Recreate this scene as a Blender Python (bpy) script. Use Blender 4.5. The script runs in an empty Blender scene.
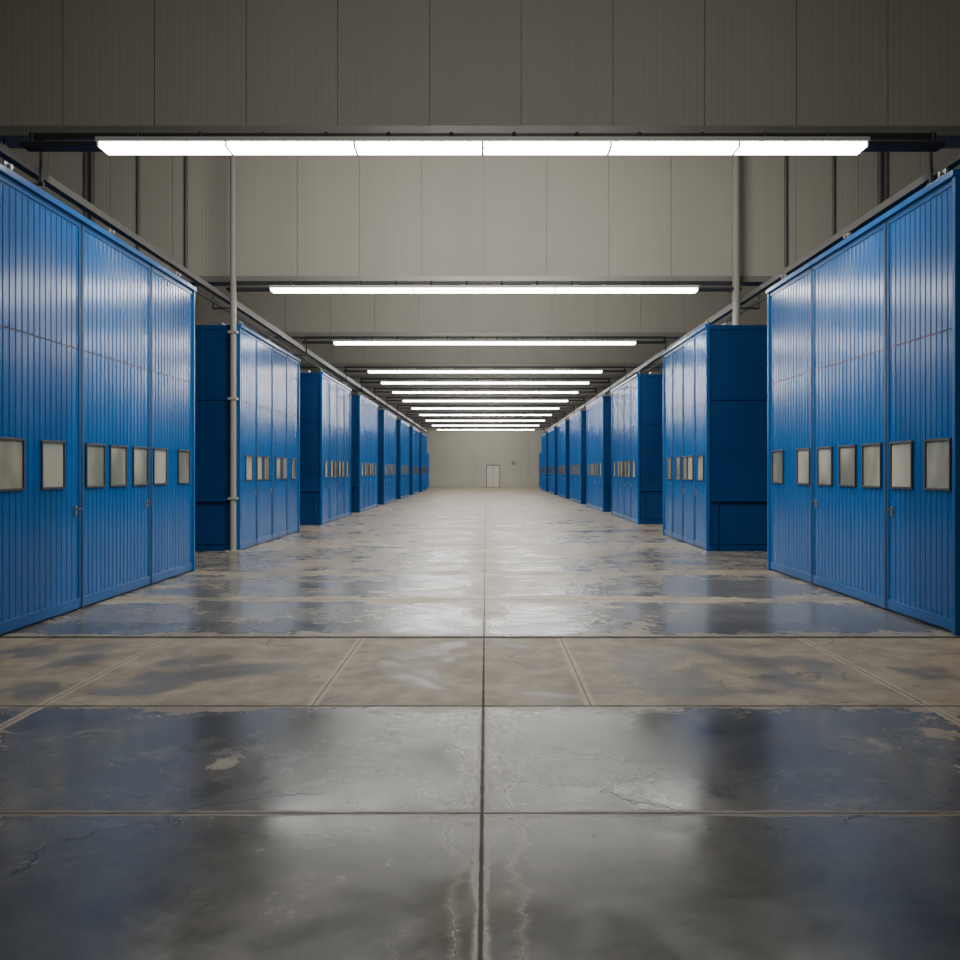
import bpy, math, random
from mathutils import Vector
random.seed(4)
C = bpy.context.scene.collection

# ---------------------------------------------------------------- materials
def new_mat(name):
    m = bpy.data.materials.new(name); m.use_nodes = True
    nt = m.node_tree
    return m, nt, nt.nodes['Principled BSDF']

def N(nt, t, **kw):
    n = nt.nodes.new(t)
    for k, v in kw.items(): setattr(n, k, v)
    return n

def math_n(nt, op, a, b=None, c=None, clamp=False):
    n = nt.nodes.new('ShaderNodeMath'); n.operation = op; n.use_clamp = clamp
    for i, v in enumerate((a, b, c)):
        if v is None: continue
        if isinstance(v, (int, float)): n.inputs[i].default_value = v
        else: nt.links.new(v, n.inputs[i])
    return n.outputs[0]

def smooth(nt, val, lo, hi, a=0.0, b=1.0):
    n = nt.nodes.new('ShaderNodeMapRange'); n.interpolation_type = 'SMOOTHSTEP'
    nt.links.new(val, n.inputs[0])
    n.inputs[1].default_value = lo; n.inputs[2].default_value = hi
    n.inputs[3].default_value = a; n.inputs[4].default_value = b
    return n.outputs[0]

def noise(nt, vec, scale, detail=4, rough=.5, dist=0.0, stretch=None):
    if stretch:
        mp = nt.nodes.new('ShaderNodeMapping'); mp.inputs['Scale'].default_value = stretch
        nt.links.new(vec, mp.inputs[0]); vec = mp.outputs[0]
    n = nt.nodes.new('ShaderNodeTexNoise')
    n.inputs['Scale'].default_value = scale; n.inputs['Detail'].default_value = detail
    n.inputs['Roughness'].default_value = rough; n.inputs['Distortion'].default_value = dist
    nt.links.new(vec, n.inputs['Vector'])
    return n.outputs[0]

def mixc(nt, f, a, b):
    n = nt.nodes.new('ShaderNodeMix'); n.data_type = 'RGBA'
    if isinstance(f, (int, float)): n.inputs[0].default_value = f
    else: nt.links.new(f, n.inputs[0])
    for i, v in ((6, a), (7, b)):
        if isinstance(v, tuple): n.inputs[i].default_value = (*v, 1)
        else: nt.links.new(v, n.inputs[i])
    return n.outputs[2]

def painted(name, col, rough, metal=0.0, var=.12, coat=0.0, wav=0.0, stretch=(1, 1, .15), spec=.5, det=5):
    m, nt, b = new_mat(name)
    tc = N(nt, 'ShaderNodeTexCoord').outputs['Object']
    n = noise(nt, tc, 1.3, det, .6, 0, stretch)
    c = mixc(nt, n, tuple(x * (1 - var) for x in col), tuple(min(1, x * (1 + var)) for x in col))
    nt.links.new(c, b.inputs['Base Color'])
    nt.links.new(smooth(nt, n, .2, .8, rough * .85, rough * 1.15), b.inputs['Roughness'])
    b.inputs['Metallic'].default_value = metal
    b.inputs['Coat Weight'].default_value = coat
    b.inputs['Coat Roughness'].default_value = .2
    b.inputs['Specular IOR Level'].default_value = spec
    if wav:
        bp = N(nt, 'ShaderNodeBump'); bp.inputs['Strength'].default_value = wav
        bp.inputs['Distance'].default_value = .02
        nt.links.new(noise(nt, tc, 3.2, 1, .5, 0, (1, 1, .07)), bp.inputs['Height'])
        nt.links.new(bp.outputs[0], b.inputs['Normal'])
    return m

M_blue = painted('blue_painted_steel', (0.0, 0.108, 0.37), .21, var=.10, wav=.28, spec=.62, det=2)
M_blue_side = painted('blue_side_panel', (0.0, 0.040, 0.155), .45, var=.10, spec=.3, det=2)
M_trim = painted('blue_trim', (0.0, 0.098, 0.33), .32, var=.05, spec=.35, det=2)
M_gap = painted('dark_gap', (0.002, 0.008, 0.02), .6)
M_frame = painted('window_frame_dark', (0.04, 0.042, 0.042), .4)
M_galv = painted('galvanised_steel', (0.30, 0.29, 0.27), .45, metal=.3)
M_rail = painted('grey_rail', (0.12, 0.115, 0.105), .5)
M_pipe = painted('painted_pipe', (0.36, 0.34, 0.30), .5)
M_dark = painted('dark_steel', (0.035, 0.034, 0.032), .5)
M_ceil = painted('ceiling_paint', (0.30, 0.28, 0.25), .8)
M_door = painted('door_paint', (0.55, 0.52, 0.46), .5)
M_white = painted('fixture_white', (0.6, 0.6, 0.58), .4)

def glass_mat():
    m, nt, b = new_mat('frosted_pane')
    tc = N(nt, 'ShaderNodeTexCoord').outputs['Object']
    n = noise(nt, tc, 1.0, 3, .5, .3, (1, 1, .5))
    c = mixc(nt, smooth(nt, n, .38, .62), (.22, .225, .175), (.56, .53, .41))
    nt.links.new(c, b.inputs['Base Color'])
    b.inputs['Roughness'].default_value = .08
    b.inputs['Specular IOR Level'].default_value = .6
    return m
M_glass = glass_mat()

def wall_mat(name, col):
    m, nt, b = new_mat(name)
    tc = N(nt, 'ShaderNodeTexCoord').outputs['Object']
    sep = N(nt, 'ShaderNodeSeparateXYZ'); nt.links.new(tc, sep.inputs[0])
    n = noise(nt, tc, .8, 6, .6, .2, (1, 1, .2))
    c = mixc(nt, n, tuple(x * .88 for x in col), tuple(x * 1.1 for x in col))
    nt.links.new(c, b.inputs['Base Color'])
    b.inputs['Roughness'].default_value = .62
    s = math_n(nt, 'SINE', math_n(nt, 'MULTIPLY', math_n(nt, 'ADD', sep.outputs[0], sep.outputs[1]), 75))
    bp = N(nt, 'ShaderNodeBump'); bp.inputs['Strength'].default_value = .2; bp.inputs['Distance'].default_value = .004
    nt.links.new(s, bp.inputs['Height']); nt.links.new(bp.outputs[0], b.inputs['Normal'])
    return m
M_wall = wall_mat('beige_wall_panel', (0.43, 0.412, 0.35))

def tube_mat(name, st):
    m, nt, b = new_mat(name)
    b.inputs['Base Color'].default_value = (.8, .8, .8, 1)
    b.inputs['Emission Color'].default_value = (1, .99, .96, 1)
    b.inputs['Emission Strength'].default_value = st
    return m
M_tube = tube_mat('fluorescent_diffuser', 26)

def floor_mat():
    m, nt, b = new_mat('polished_concrete')
    tc = N(nt, 'ShaderNodeTexCoord').outputs['Object']
    sep = N(nt, 'ShaderNodeSeparateXYZ'); nt.links.new(tc, sep.inputs[0])
    X, Y = sep.outputs[0], sep.outputs[1]
    A = lambda o, v: math_n(nt, 'ABSOLUTE', math_n(nt, 'SUBTRACT', o, v))
    wob = math_n(nt, 'MULTIPLY', math_n(nt, 'SUBTRACT', noise(nt, tc, 9, 3, .6), .5), .012)
    dy0 = math_n(nt, 'MINIMUM', A(Y, 4.47), math_n(nt, 'MINIMUM', A(Y, 6.51), A(Y, 1.8)))
    far = math_n(nt, 'PINGPONG', math_n(nt, 'SUBTRACT', Y, 9.2), 2.9)
    far = math_n(nt, 'ADD', far, math_n(nt, 'MULTIPLY', math_n(nt, 'LESS_THAN', Y, 8.2), 50))
    far = math_n(nt, 'MINIMUM', far, A(Y, 11.9))
    dy = math_n(nt, 'MINIMUM', dy0, far)
    dyw = math_n(nt, 'MINIMUM', dy, math_n(nt, 'MULTIPLY', A(Y, 9.2), .17))
    dyw = math_n(nt, 'MINIMUM', dyw, math_n(nt, 'MULTIPLY', A(Y, 6.51), .6))
    inband = math_n(nt, 'MULTIPLY', math_n(nt, 'GREATER_THAN', Y, 6.51), math_n(nt, 'LESS_THAN', Y, 9.2))
    outb = math_n(nt, 'MULTIPLY', math_n(nt, 'SUBTRACT', 1.0, inband), 50)
    dxa = A(X, -.02)
    past = math_n(nt, 'MULTIPLY', math_n(nt, 'GREATER_THAN', Y, 9.2), 50)
    dxb = math_n(nt, 'ADD', math_n(nt, 'MINIMUM', A(X, -3.22), A(X, 3.2)), past)
    dxc = math_n(nt, 'ADD', math_n(nt, 'MINIMUM', A(X, -1.26), A(X, .76)), outb)
    pale = smooth(nt, math_n(nt, 'ADD', math_n(nt, 'MINIMUM', dxb, dxc), math_n(nt, 'MULTIPLY', wob, 3)), .025, .055, 1, 0)
    dx = math_n(nt, 'MINIMUM', dxa, math_n(nt, 'MINIMUM', dxb, dxc))
    d = math_n(nt, 'ADD', math_n(nt, 'MINIMUM', dx, dy), wob)
    d_open = math_n(nt, 'ADD', math_n(nt, 'MINIMUM', math_n(nt, 'MULTIPLY', dxa, smooth(nt, Y, 5.5, 12, 1.0, 1.8)), dyw), wob)
    joint = smooth(nt, d_open, .005, .013, 1, 0)
    thin = math_n(nt, 'MULTIPLY', smooth(nt, math_n(nt, 'ADD', math_n(nt, 'MINIMUM', dxb, dxc), wob), .002, .010, 1, 0), .8)
    n1 = noise(nt, tc, .45, 11, .68, .9, (1, 1.3, 1))
    n2 = noise(nt, tc, 2.2, 10, .68, .4)
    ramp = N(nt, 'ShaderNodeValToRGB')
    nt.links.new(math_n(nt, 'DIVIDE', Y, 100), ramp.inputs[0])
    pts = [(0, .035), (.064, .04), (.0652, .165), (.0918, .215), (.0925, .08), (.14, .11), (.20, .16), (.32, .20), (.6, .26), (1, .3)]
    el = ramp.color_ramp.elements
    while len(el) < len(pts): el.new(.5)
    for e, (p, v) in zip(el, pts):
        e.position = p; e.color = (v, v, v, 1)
    jw = smooth(nt, math_n(nt, 'MINIMUM', dy, math_n(nt, 'ADD', dx, .05)), .0, .5, .15, 0)
    jf = math_n(nt, 'MULTIPLY', jw, smooth(nt, Y, 4.0, 9.5, .45, 1.0))
    v = math_n(nt, 'ADD', math_n(nt, 'ADD', math_n(nt, 'MULTIPLY', n1, .7), math_n(nt, 'MULTIPLY', n2, .3)), math_n(nt, 'ADD', ramp.outputs[0], jf))
    dust_hard = smooth(nt, v, .655, .70)
    dust_soft = smooth(nt, v, .54, .80)
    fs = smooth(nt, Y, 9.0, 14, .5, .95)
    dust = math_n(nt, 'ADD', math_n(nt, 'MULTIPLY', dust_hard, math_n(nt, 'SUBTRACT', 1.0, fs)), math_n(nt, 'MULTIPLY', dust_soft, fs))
    edge = smooth(nt, math_n(nt, 'ADD', d, math_n(nt, 'MULTIPLY', math_n(nt, 'SUBTRACT', n2, .5), .12)), .015, .05, .7, 0)
    dust = math_n(nt, 'MAXIMUM', math_n(nt, 'MAXIMUM', dust, edge), pale)
    cn = smooth(nt, noise(nt, tc, 1.1, 10, .72, .6), .25, .75)
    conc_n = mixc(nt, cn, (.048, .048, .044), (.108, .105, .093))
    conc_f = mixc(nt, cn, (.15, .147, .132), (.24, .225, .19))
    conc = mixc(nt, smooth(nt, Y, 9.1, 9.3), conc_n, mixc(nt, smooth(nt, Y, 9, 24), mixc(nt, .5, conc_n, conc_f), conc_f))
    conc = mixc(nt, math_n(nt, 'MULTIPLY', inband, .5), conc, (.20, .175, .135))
    warm = mixc(nt, smooth(nt, n2, .3, .7), (.25, .19, .128), (.45, .37, .26))
    c = mixc(nt, math_n(nt, 'MULTIPLY', dust, .85), conc, warm)
    c = mixc(nt, math_n(nt, 'MULTIPLY', pale, .6), c, (.50, .43, .32))
    # hairline cracks: random network + two that wander beside the centre joint
    vor = N(nt, 'ShaderNodeTexVoronoi'); vor.feature = 'DISTANCE_TO_EDGE'; vor.inputs['Scale'].default_value = .55
    mp = N(nt, 'ShaderNodeVectorMath'); mp.operation = 'ADD'
    nn = N(nt, 'ShaderNodeTexNoise'); nn.inputs['Scale'].default_value = 1.5; nn.inputs['Detail'].default_value = 6
    nt.links.new(tc, nn.inputs['Vector']); nt.links.new(tc, mp.inputs[0]); nt.links.new(nn.outputs['Color'], mp.inputs[1])
    nt.links.new(mp.outputs[0], vor.inputs['Vector'])
    crack = math_n(nt, 'MULTIPLY', smooth(nt, vor.outputs['Distance'], .0, .008, 1, 0), smooth(nt, noise(nt, tc, .6, 2), .46, .56))
    wn = math_n(nt, 'MULTIPLY', math_n(nt, 'SUBTRACT', noise(nt, tc, 2.0, 7, .7, 0, (.1, 1, 1)), .5), .42)
    cr1 = math_n(nt, 'ABSOLUTE', math_n(nt, 'SUBTRACT', math_n(nt, 'ADD', X, .13), wn))
    cr2 = math_n(nt, 'ABSOLUTE', math_n(nt, 'ADD', math_n(nt, 'SUBTRACT', X, .14), wn))
    crn = math_n(nt, 'MINIMUM', cr1, cr2)
    nearm = smooth(nt, Y, 6.3, 6.5, 1, 0)
    halo = math_n(nt, 'MULTIPLY', smooth(nt, crn, .0, .04, .35, 0), nearm)
    c = mixc(nt, halo, c, (.33, .28, .20))
    crack = math_n(nt, 'MAXIMUM', crack, math_n(nt, 'MULTIPLY', smooth(nt, crn, .0015, .005, 1, 0), nearm))
    c = mixc(nt, math_n(nt, 'MULTIPLY', crack, .7), c, (.03, .027, .022))
    spots = smooth(nt, noise(nt, tc, 3.3, 3, .5, 0, (1, 1.6, 1)), .70, .73)
    c = mixc(nt, math_n(nt, 'MULTIPLY', spots, .5), c, (.03, .028, .025))
    c = mixc(nt, math_n(nt, 'MAXIMUM', joint, thin), c, (.03, .022, .015))
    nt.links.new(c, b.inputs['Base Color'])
    r0 = smooth(nt, noise(nt, tc, 1.6, 10, .72, .5), .3, .7, .14, .27)
    r = math_n(nt, 'ADD', r0, math_n(nt, 'MULTIPLY', dust, .26))
    r = math_n(nt, 'ADD', r, math_n(nt, 'MULTIPLY', joint, .3))
    r = math_n(nt, 'ADD', r, math_n(nt, 'MULTIPLY', inband, .12))
    nt.links.new(r, b.inputs['Roughness'])
    b.inputs['Specular IOR Level'].default_value = .5
    bp = N(nt, 'ShaderNodeBump'); bp.inputs['Strength'].default_value = .35; bp.inputs['Distance'].default_value = .006
    h = math_n(nt, 'SUBTRACT', math_n(nt, 'MULTIPLY', noise(nt, tc, 3.0, 8, .65), .5), math_n(nt, 'MAXIMUM', joint, math_n(nt, 'MULTIPLY', crack, .3)))
    nt.links.new(h, bp.inputs['Height']); nt.links.new(bp.outputs[0], b.inputs['Normal'])
    return m
M_floor = floor_mat()

# ---------------------------------------------------------------- mesh helpers
class MB:
    def __init__(s): s.v = []; s.f = []; s.mi = []
    def box(s, x0, x1, y0, y1, z0, z1, mi=0):
        if x0 > x1: x0, x1 = x1, x0
        i = len(s.v)
        s.v += [(x0,y0,z0),(x1,y0,z0),(x1,y1,z0),(x0,y1,z0),(x0,y0,z1),(x1,y0,z1),(x1,y1,z1),(x0,y1,z1)]
        for q in ((0,3,2,1),(4,5,6,7),(0,1,5,4),(1,2,6,5),(2,3,7,6),(3,0,4,7)):
            s.f.append(tuple(i+k for k in q)); s.mi.append(mi)
    def cyl(s, p, q, r, mi=0, n=12):
        p, q = Vector(p), Vector(q); d = (q-p).normalized()
        a = d.orthogonal().normalized(); b = d.cross(a)
        i = len(s.v)
        for c in (p, q):
            for k in range(n):
                t = 2*math.pi*k/n
                s.v.append(tuple(c + a*r*math.cos(t) + b*r*math.sin(t)))
        for k in range(n):
            k2 = (k+1) % n
            s.f.append((i+k, i+k2, i+n+k2, i+n+k)); s.mi.append(mi)
        s.f.append(tuple(i+k for k in reversed(range(n)))); s.mi.append(mi)
        s.f.append(tuple(i+n+k for k in range(n))); s.mi.append(mi)
    def obj(s, name, mats, parent=None, bevel=0):
        me = bpy.data.meshes.new(name); me.from_pydata(s.v, [], s.f)
        for m in mats: me.materials.append(m)
        me.polygons.foreach_set('material_index', s.mi); me.update()
        o = bpy.data.objects.new(name, me); C.objects.link(o)
        if parent: o.parent = parent
        if bevel:
            md = o.modifiers.new('bevel', 'BEVEL'); md.width = bevel; md.segments = 2; md.limit_method = 'ANGLE'
        return o

def empty(name, loc=(0,0,0)):
    o = bpy.data.objects.new(name, None); C.objects.link(o); o.location = loc
    return o

# ---------------------------------------------------------------- room shell
W, YB, YF, HC = 12.0, -6.0, 93.0, 9.0
m = MB(); m.box(-W, W, YB, YF, -.2, 0); m.obj('floor', [M_floor])
m = MB(); m.box(-W, W, YB, YF, HC, HC+.2); m.obj('ceiling', [M_ceil])
m = MB(); m.box(-W-.2, -W, YB, YF, -.2, HC+.2); m.obj('wall_left', [M_wall])
m = MB(); m.box(W, W+.2, YB, YF, -.2, HC+.2); m.obj('wall_right', [M_wall])
m = MB(); m.box(-W-.2, W+.2, YB-.2, YB, -.2, HC+.2); m.obj('wall_front', [M_wall])
m = MB(); m.box(-W-.2, W+.2, YF, YF+.2, -.2, HC+.2)
x = -W
while x < W-.1:
    m.box(x+.02, x+1.78, YF-.04, YF, 0, HC); x += 1.8
m.obj('wall_back', [M_wall])

m = MB()
m.box(.0, 1.45, YF-.10, YF-.045, 0, 2.35, 0)
m.box(.08, .71, YF-.13, YF-.09, .03, 2.25, 1); m.box(.74, 1.37, YF-.13, YF-.09, .03, 2.25, 1)
m.box(.62, .66, YF-.17, YF-.13, 1.0, 1.2, 2)
m.obj('door_1', [M_rail, M_door, M_dark])
m = MB()
m.box(2.6, 3.2, YF-.08, YF-.045, 2.3, 2.75, 0)
m.box(2.66, 3.14, YF-.10, YF-.07, 2.36, 2.69, 1)
m.obj('window_1', [M_pipe, M_glass])
m = MB()
m.box(4.2, 4.5, YF-.14, YF-.045, 1.3, 1.7, 0)
m.cyl((4.35, YF-.08, 1.7), (4.35, YF-.08, 5.0), .025, 0)
m.obj('electrical_box', [M_pipe])

# ---------------------------------------------------------------- bulkheads
ZB = 5.87
rows = [10.85, 19.4, 27.4, 35.3, 39.8, 44.6, 50.0, 56.0, 62.5, 69.5, 77.0, 85.0]
pitch = {0: 1.137, 1: 1.365}
for i, D in enumerate(rows):
    m = MB()
    y0 = D + .30
    m.box(-W, W, y0+.04, y0+.30, ZB, HC, 0)
    p = pitch.get(i, 1.365); off = -.70 if i == 0 else (-.04 if i == 1 else -.02 + p*0.5)
    k0 = int(-W/p)-1
    for k in range(k0, -k0+1):
        a = off + k*p + .0055; b = off + (k+1)*p - .0055
        a = max(a, -W); b = min(b, W)
        if b-a > .05: m.box(a, b, y0+.008, y0+.04, ZB+.10, HC, 0)
    m.box(-W, W, y0-.05, y0+.33, ZB-.02, ZB+.09, 1)
    m.box(-W, W, y0-.10, y0+.35, ZB-.05, ZB-.02, 1)
    m.obj('ceiling_bulkhead', [M_wall, M_galv])

# ---------------------------------------------------------------- added unseen fill lights that brighten bulkheads and bays
def wash(y, power, tilt, size=10):
    e = empty('added_fill_light', (0, y, HC-.16))
    h = MB(); s = size/2+.1
    h.box(-s, s, -.2, .2, .06, .16); h.box(-s, s, -.22, -.18, -.04, .12)
    h.obj('housing', [M_white], e)  # made-up casing for the added fill light
    l = bpy.data.lights.new('fill_area', 'AREA'); l.shape = 'RECTANGLE'; l.size = size; l.size_y = .3
    l.energy = power; l.color = (1, .98, .93)
    o = bpy.data.objects.new('fill_area', l); C.objects.link(o); o.parent = e
    o.location = (0, 0, -.06); o.rotation_euler = (math.radians(tilt), 0, 0)
wash(3.5, 260, 14, 5)  # added fill for the near bay, out of view
fac = [.56, .36, .24, .2, .2, .2, .2, .2, .2, .2, .2]
for i, D in enumerate(rows[:-1]):
    gap = rows[i+1]-D
    wash(D+1.3, 950*gap/8.0*fac[i], 34, 5)
wash(rows[-1]+1.5, 400, 35, 8)

# ---------------------------------------------------------------- light strips
LZ, LW, HL = 5.57, .30, 4.58
for i, D in enumerate(rows):
    e = empty('fluorescent_light_strip', (-.04, D, LZ))
    h = MB(); t = MB(); g = MB()
    h.box(-HL-.02, HL+.02, -LW/2-.02, LW/2+.02, .045, .10)
    seg = 2*HL/6
    for s in range(6):
        a = -HL + s*seg
        t.box(a+.014, a+seg-.014, -LW/2+.01, LW/2-.01, -.01, .045)
        h.box(a-.013, a+.013, -LW/2, LW/2, -.012, .05)
        for q in (.25, .75):
            g.cyl((a+seg*q, .1, .09), (a+seg*q, .1, .25), .02, 0, 8)
            g.box(a+seg*q-.06, a+seg*q+.06, .02, .18, .10, .12)
        g.box(a+seg*.5-.25, a+seg*.5+.25, -.06, .06, .10, .14)
    h.box(HL-.010, HL+.010, -LW/2, LW/2, -.012, .05)
    for s in (-1, 1):
        g.box(s*HL, s*(HL+.95), -.10, .12, .02, .07)
        g.cyl((s*(HL+.9), .1, .07), (s*(HL+.9), .1, .25), .025, 0, 8)
    g.box(-HL-.95, HL+.95, .12, .19, .19, .25)
    h.obj('housing', [M_white], e); t.obj('diffuser', [M_tube], e); g.obj('hangers', [M_dark], e)

# ---------------------------------------------------------------- booths
def booth(s, X, y0, y1, secs, wins, H=4.8, out=4.3, near=False):
    e = empty('industrial_booth', (s*X, y0, 0))
    oy = y0
    fx = lambda d: s*d
    L = y1-y0
    b = MB()
    b.box(fx(.05), fx(out), .05, L-.05, 0, H-.06, 0)
    for ya, yb in ((0.02, .05), (L-.05, L-.02)):
        n = 3
        for k in range(n):
            xa = .10 + k*(out-.14)/n; xb = xa + (out-.14)/n - .015
            for za, zb in ((.14, 1.02), (1.04, 3.19), (3.21, H-.1)):
                b.box(fx(xa), fx(xb), ya, yb, za, zb, 0)
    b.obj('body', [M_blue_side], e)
    r = MB(); t = MB(); g = MB()
    js = [0.0] + [v-oy for v in secs] + [L]
    rp = .125
    for a, c in zip(js[:-1], js[1:]):
        ya, yb = a+.035, c-.035
        nr = max(2, round((yb-ya)/rp)); pt = (yb-ya)/nr
        for za, zb in ((.14, 3.185), (3.20, H-.09)):
            prof = [(ya, .03)]
            for k in range(nr):
                c0 = ya + (k+.5)*pt
                prof += [(c0-.014, .03), (c0-.006, .023), (c0+.006, .023), (c0+.014, .03)]
            prof.append((yb, .03))
            i0 = len(r.v)
            for (yy, dd) in prof:
                r.v += [(fx(dd), yy, za), (fx(dd), yy, zb)]
            for k in range(len(prof)-1):
                q = (i0+2*k, i0+2*k+1, i0+2*k+3, i0+2*k+2)
                r.f.append(q if s > 0 else q[::-1]); r.mi.append(0)
            r.box(fx(.032), fx(.05), ya, yb, za, zb, 0)
        g.box(fx(.034), fx(.05), a, c, 3.18, 3.205)
        t.box(fx(.014), fx(.05), ya-.02, ya+.03, .03, H-.05)
        t.box(fx(.014), fx(.05), yb-.03, yb+.02, .03, H-.05)
        t.box(fx(.016), fx(.05), ya, yb, .03, .15)
        t.box(fx(.016), fx(.05), ya, yb, H-.12, H-.04)
    for c in js[1:-1]:
        g.box(fx(.010), fx(.05), c-.024, c+.024, .02, H-.05)
    t.box(fx(-.03), fx(.10), -.01, L+.01, H-.05, H+.02)
    for ya, yb in ((-.005, .06), (L-.06, L+.005)):
        t.box(fx(-.005), fx(.07), ya, yb, 0, H-.05)
        t.box(fx(out-.08), fx(out), ya+.01, yb-.01, 0, H-.05)
    for ya, yb in ((0, .05), (L-.05, L)):
        t.box(fx(.05), fx(out), ya, yb, H-.10, H, 1)
        t.box(fx(.05), fx(out), ya, yb, 0, .12, 1)
    r.obj('ribbed_front', [M_blue], e)
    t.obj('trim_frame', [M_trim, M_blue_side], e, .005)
    g.obj('joint_gaps', [M_gap], e)
    f = MB(); gl = MB(); zc, hw, hh, fw = 1.77, .28, .28, .028
    for yc in wins:
        y = yc-oy
        f.box(fx(.004), fx(.04), y-hw, y-hw+fw, zc-hh, zc+hh)
        f.box(fx(.004), fx(.04), y+hw-fw, y+hw, zc-hh, zc+hh)
        f.box(fx(.004), fx(.04), y-hw+fw, y+hw-fw, zc+hh-fw, zc+hh)
        f.box(fx(.004), fx(.04), y-hw+fw, y+hw-fw, zc-hh, zc-hh+fw)
        gl.box(fx(.022), fx(.04), y-hw+fw, y+hw-fw, zc-hh+fw, zc+hh-fw)
    f.obj('window_frames', [M_frame], e, .003); gl.obj('window_panes', [M_glass], e)
    k = MB()
    for c in js[1:-1][:2]:
        yh = c-.16
        k.box(fx(.005), fx(.03), yh-.022, yh+.022, 1.16, 1.28, 1)
        k.cyl((fx(-.03), yh, 1.24), (fx(.01), yh, 1.24), .010, 0, 8)
        k.cyl((fx(-.03), yh-.05, 1.24), (fx(-.03), yh+.05, 1.24), .009, 0, 8)
    k.obj('door_handles', [M_dark, M_galv], e)
    q = MB()
    for yy in (.5, L*.5, L-.5):
        q.box(fx(.06), fx(.22), yy-.09, yy+.09, H-.01, H+.04)
        q.box(fx(.12), fx(.15), yy-.07, yy+.07, H+.03, H+.17)
        q.cyl((fx(.08), yy, H+.13), (fx(.20), yy, H+.13), .03, 0, 10)
    q.box(fx(.5), fx(.8), .4, .75, H-.07, H+.12)
    q.obj('roof_brackets', [M_galv], e)
    p = MB()
    p.cyl((fx(.08), -.05, 1.08), (fx(out-.1), -.05, 1.08), .025)
    for xx in (.15, 1.2, 2.4, 3.6):
        if xx < out-.1: p.box(fx(xx-.02), fx(xx+.02), -.06, .03, 1.04, 1.12)
    p.cyl((fx(.22), -.035, .05), (fx(.22), -.035, 1.08), .018)
    p.obj('end_guard_rail', [M_blue_side], e)
    return e

booth(1, 4.85, 9.30, 15.50, [10.94, 13.43], [9.70, 10.55, 11.36, 12.12, 12.93, 13.80, 15.02])
booth(1, 4.68, 19.1, 23.8, [20.3, 21.5, 22.7], [19.7, 20.7, 21.3, 22.0, 23.1])
for y in [28.8, 37.4, 46.2, 55, 64, 73]:
    booth(1, 4.85, y, y+6.0, [y+1.5, y+3, y+4.5], [y+.8, y+1.9, y+2.6, y+3.5, y+4.2, y+5.3])
booth(-1, 4.95, 9.05, 15.30, [11.05, 13.34], [9.40, 10.33, 11.45, 12.16, 12.94, 13.72, 14.8])
booth(-1, 5.22, 19.1, 25.2, [20.6, 22.1, 23.7], [19.9, 20.8, 21.5, 22.7, 23.4, 24.5])
for y in [28.3, 36.8, 45.6, 54.4, 63.4, 72.4]:
    booth(-1, 5.15, y, y+6.0, [y+1.5, y+3, y+4.5], [y+.8, y+1.9, y+2.6, y+3.5, y+4.2, y+5.3])
booth(-1, 5.7, 84, 90, [86, 88], [85, 87, 89], H=3.5, out=3)
booth(1, 5.3, 84, 90, [86, 88], [85, 87, 89], H=3.5, out=3)

# ---------------------------------------------------------------- columns & services
m = MB(); x, yy = -5.38, 18.98
m.cyl((x+.05, yy, 0), (x+.05, yy, HC), .065, 0, 16)
m.box(x-.10, x+.20, yy-.11, yy+.05, 0, .03)
for z in (1.1, 3.2, 4.6): m.box(x-.04, x+.14, yy-.09, yy+.09, z, z+.05)
m.obj('steel_column', [M_pipe])
m = MB(); m.cyl((5.38, 19.35, 4.75), (5.38, 19.35, HC), .08, 0, 16)
m.box(5.24, 5.52, 19.22, 19.48, 4.74, 4.80)
m.obj('steel_column', [M_pipe])

for s in (-1, 1):
    m = MB()
    m.box(s*5.55, s*5.66, 8.0, 19.75, 5.36, 5.46, 1)
    m.box(s*5.55, s*5.66, 19.75, 85.3, 5.36, 5.50, 0)
    m.cyl((s*5.80, 8.0, 5.30), (s*5.80, 85.3, 5.30), .03, 1)
    m.cyl((s*5.95, 8.0, 5.42), (s*5.95, 85.3, 5.42), .025, 1)
    for D in rows:
        m.box(s*5.50, s*6.0, D+.33, D+.37, 5.25, 5.29, 1)
        m.box(s*5.52, s*5.55, D+.33, D+.37, 5.25, ZB-.05, 1); m.box(s*5.97, s*6.0, D+.33, D+.37, 5.25, ZB-.05, 1)
    m.obj('overhead_pipe_run', [M_galv, M_rail])
    m = MB()
    for xx, r in ((6.55, .035), (7.6, .03), (8.6, .05), (8.75, .03)):
        m.cyl((s*xx, 19.70-r, ZB+.09), (s*xx, 19.70-r, HC-.002), r)
    m.obj('vertical_conduits', [M_rail])

# ---------------------------------------------------------------- world, camera
w = bpy.data.worlds.new('World'); bpy.context.scene.world = w; w.use_nodes = True
w.node_tree.nodes['Background'].inputs[0].default_value = (.5, .55, .6, 1)
w.node_tree.nodes['Background'].inputs[1].default_value = .1
cam = bpy.data.cameras.new('camera'); co = bpy.data.objects.new('camera', cam); C.objects.link(co)
co.location = (0, 0, 1.7); co.rotation_euler = (math.pi/2, 0, 0)
cam.sensor_width = 36; cam.lens = 36*900/960
cam.shift_x = -6/960; cam.shift_y = -9/960
cam.clip_end = 300
bpy.context.scene.camera = co
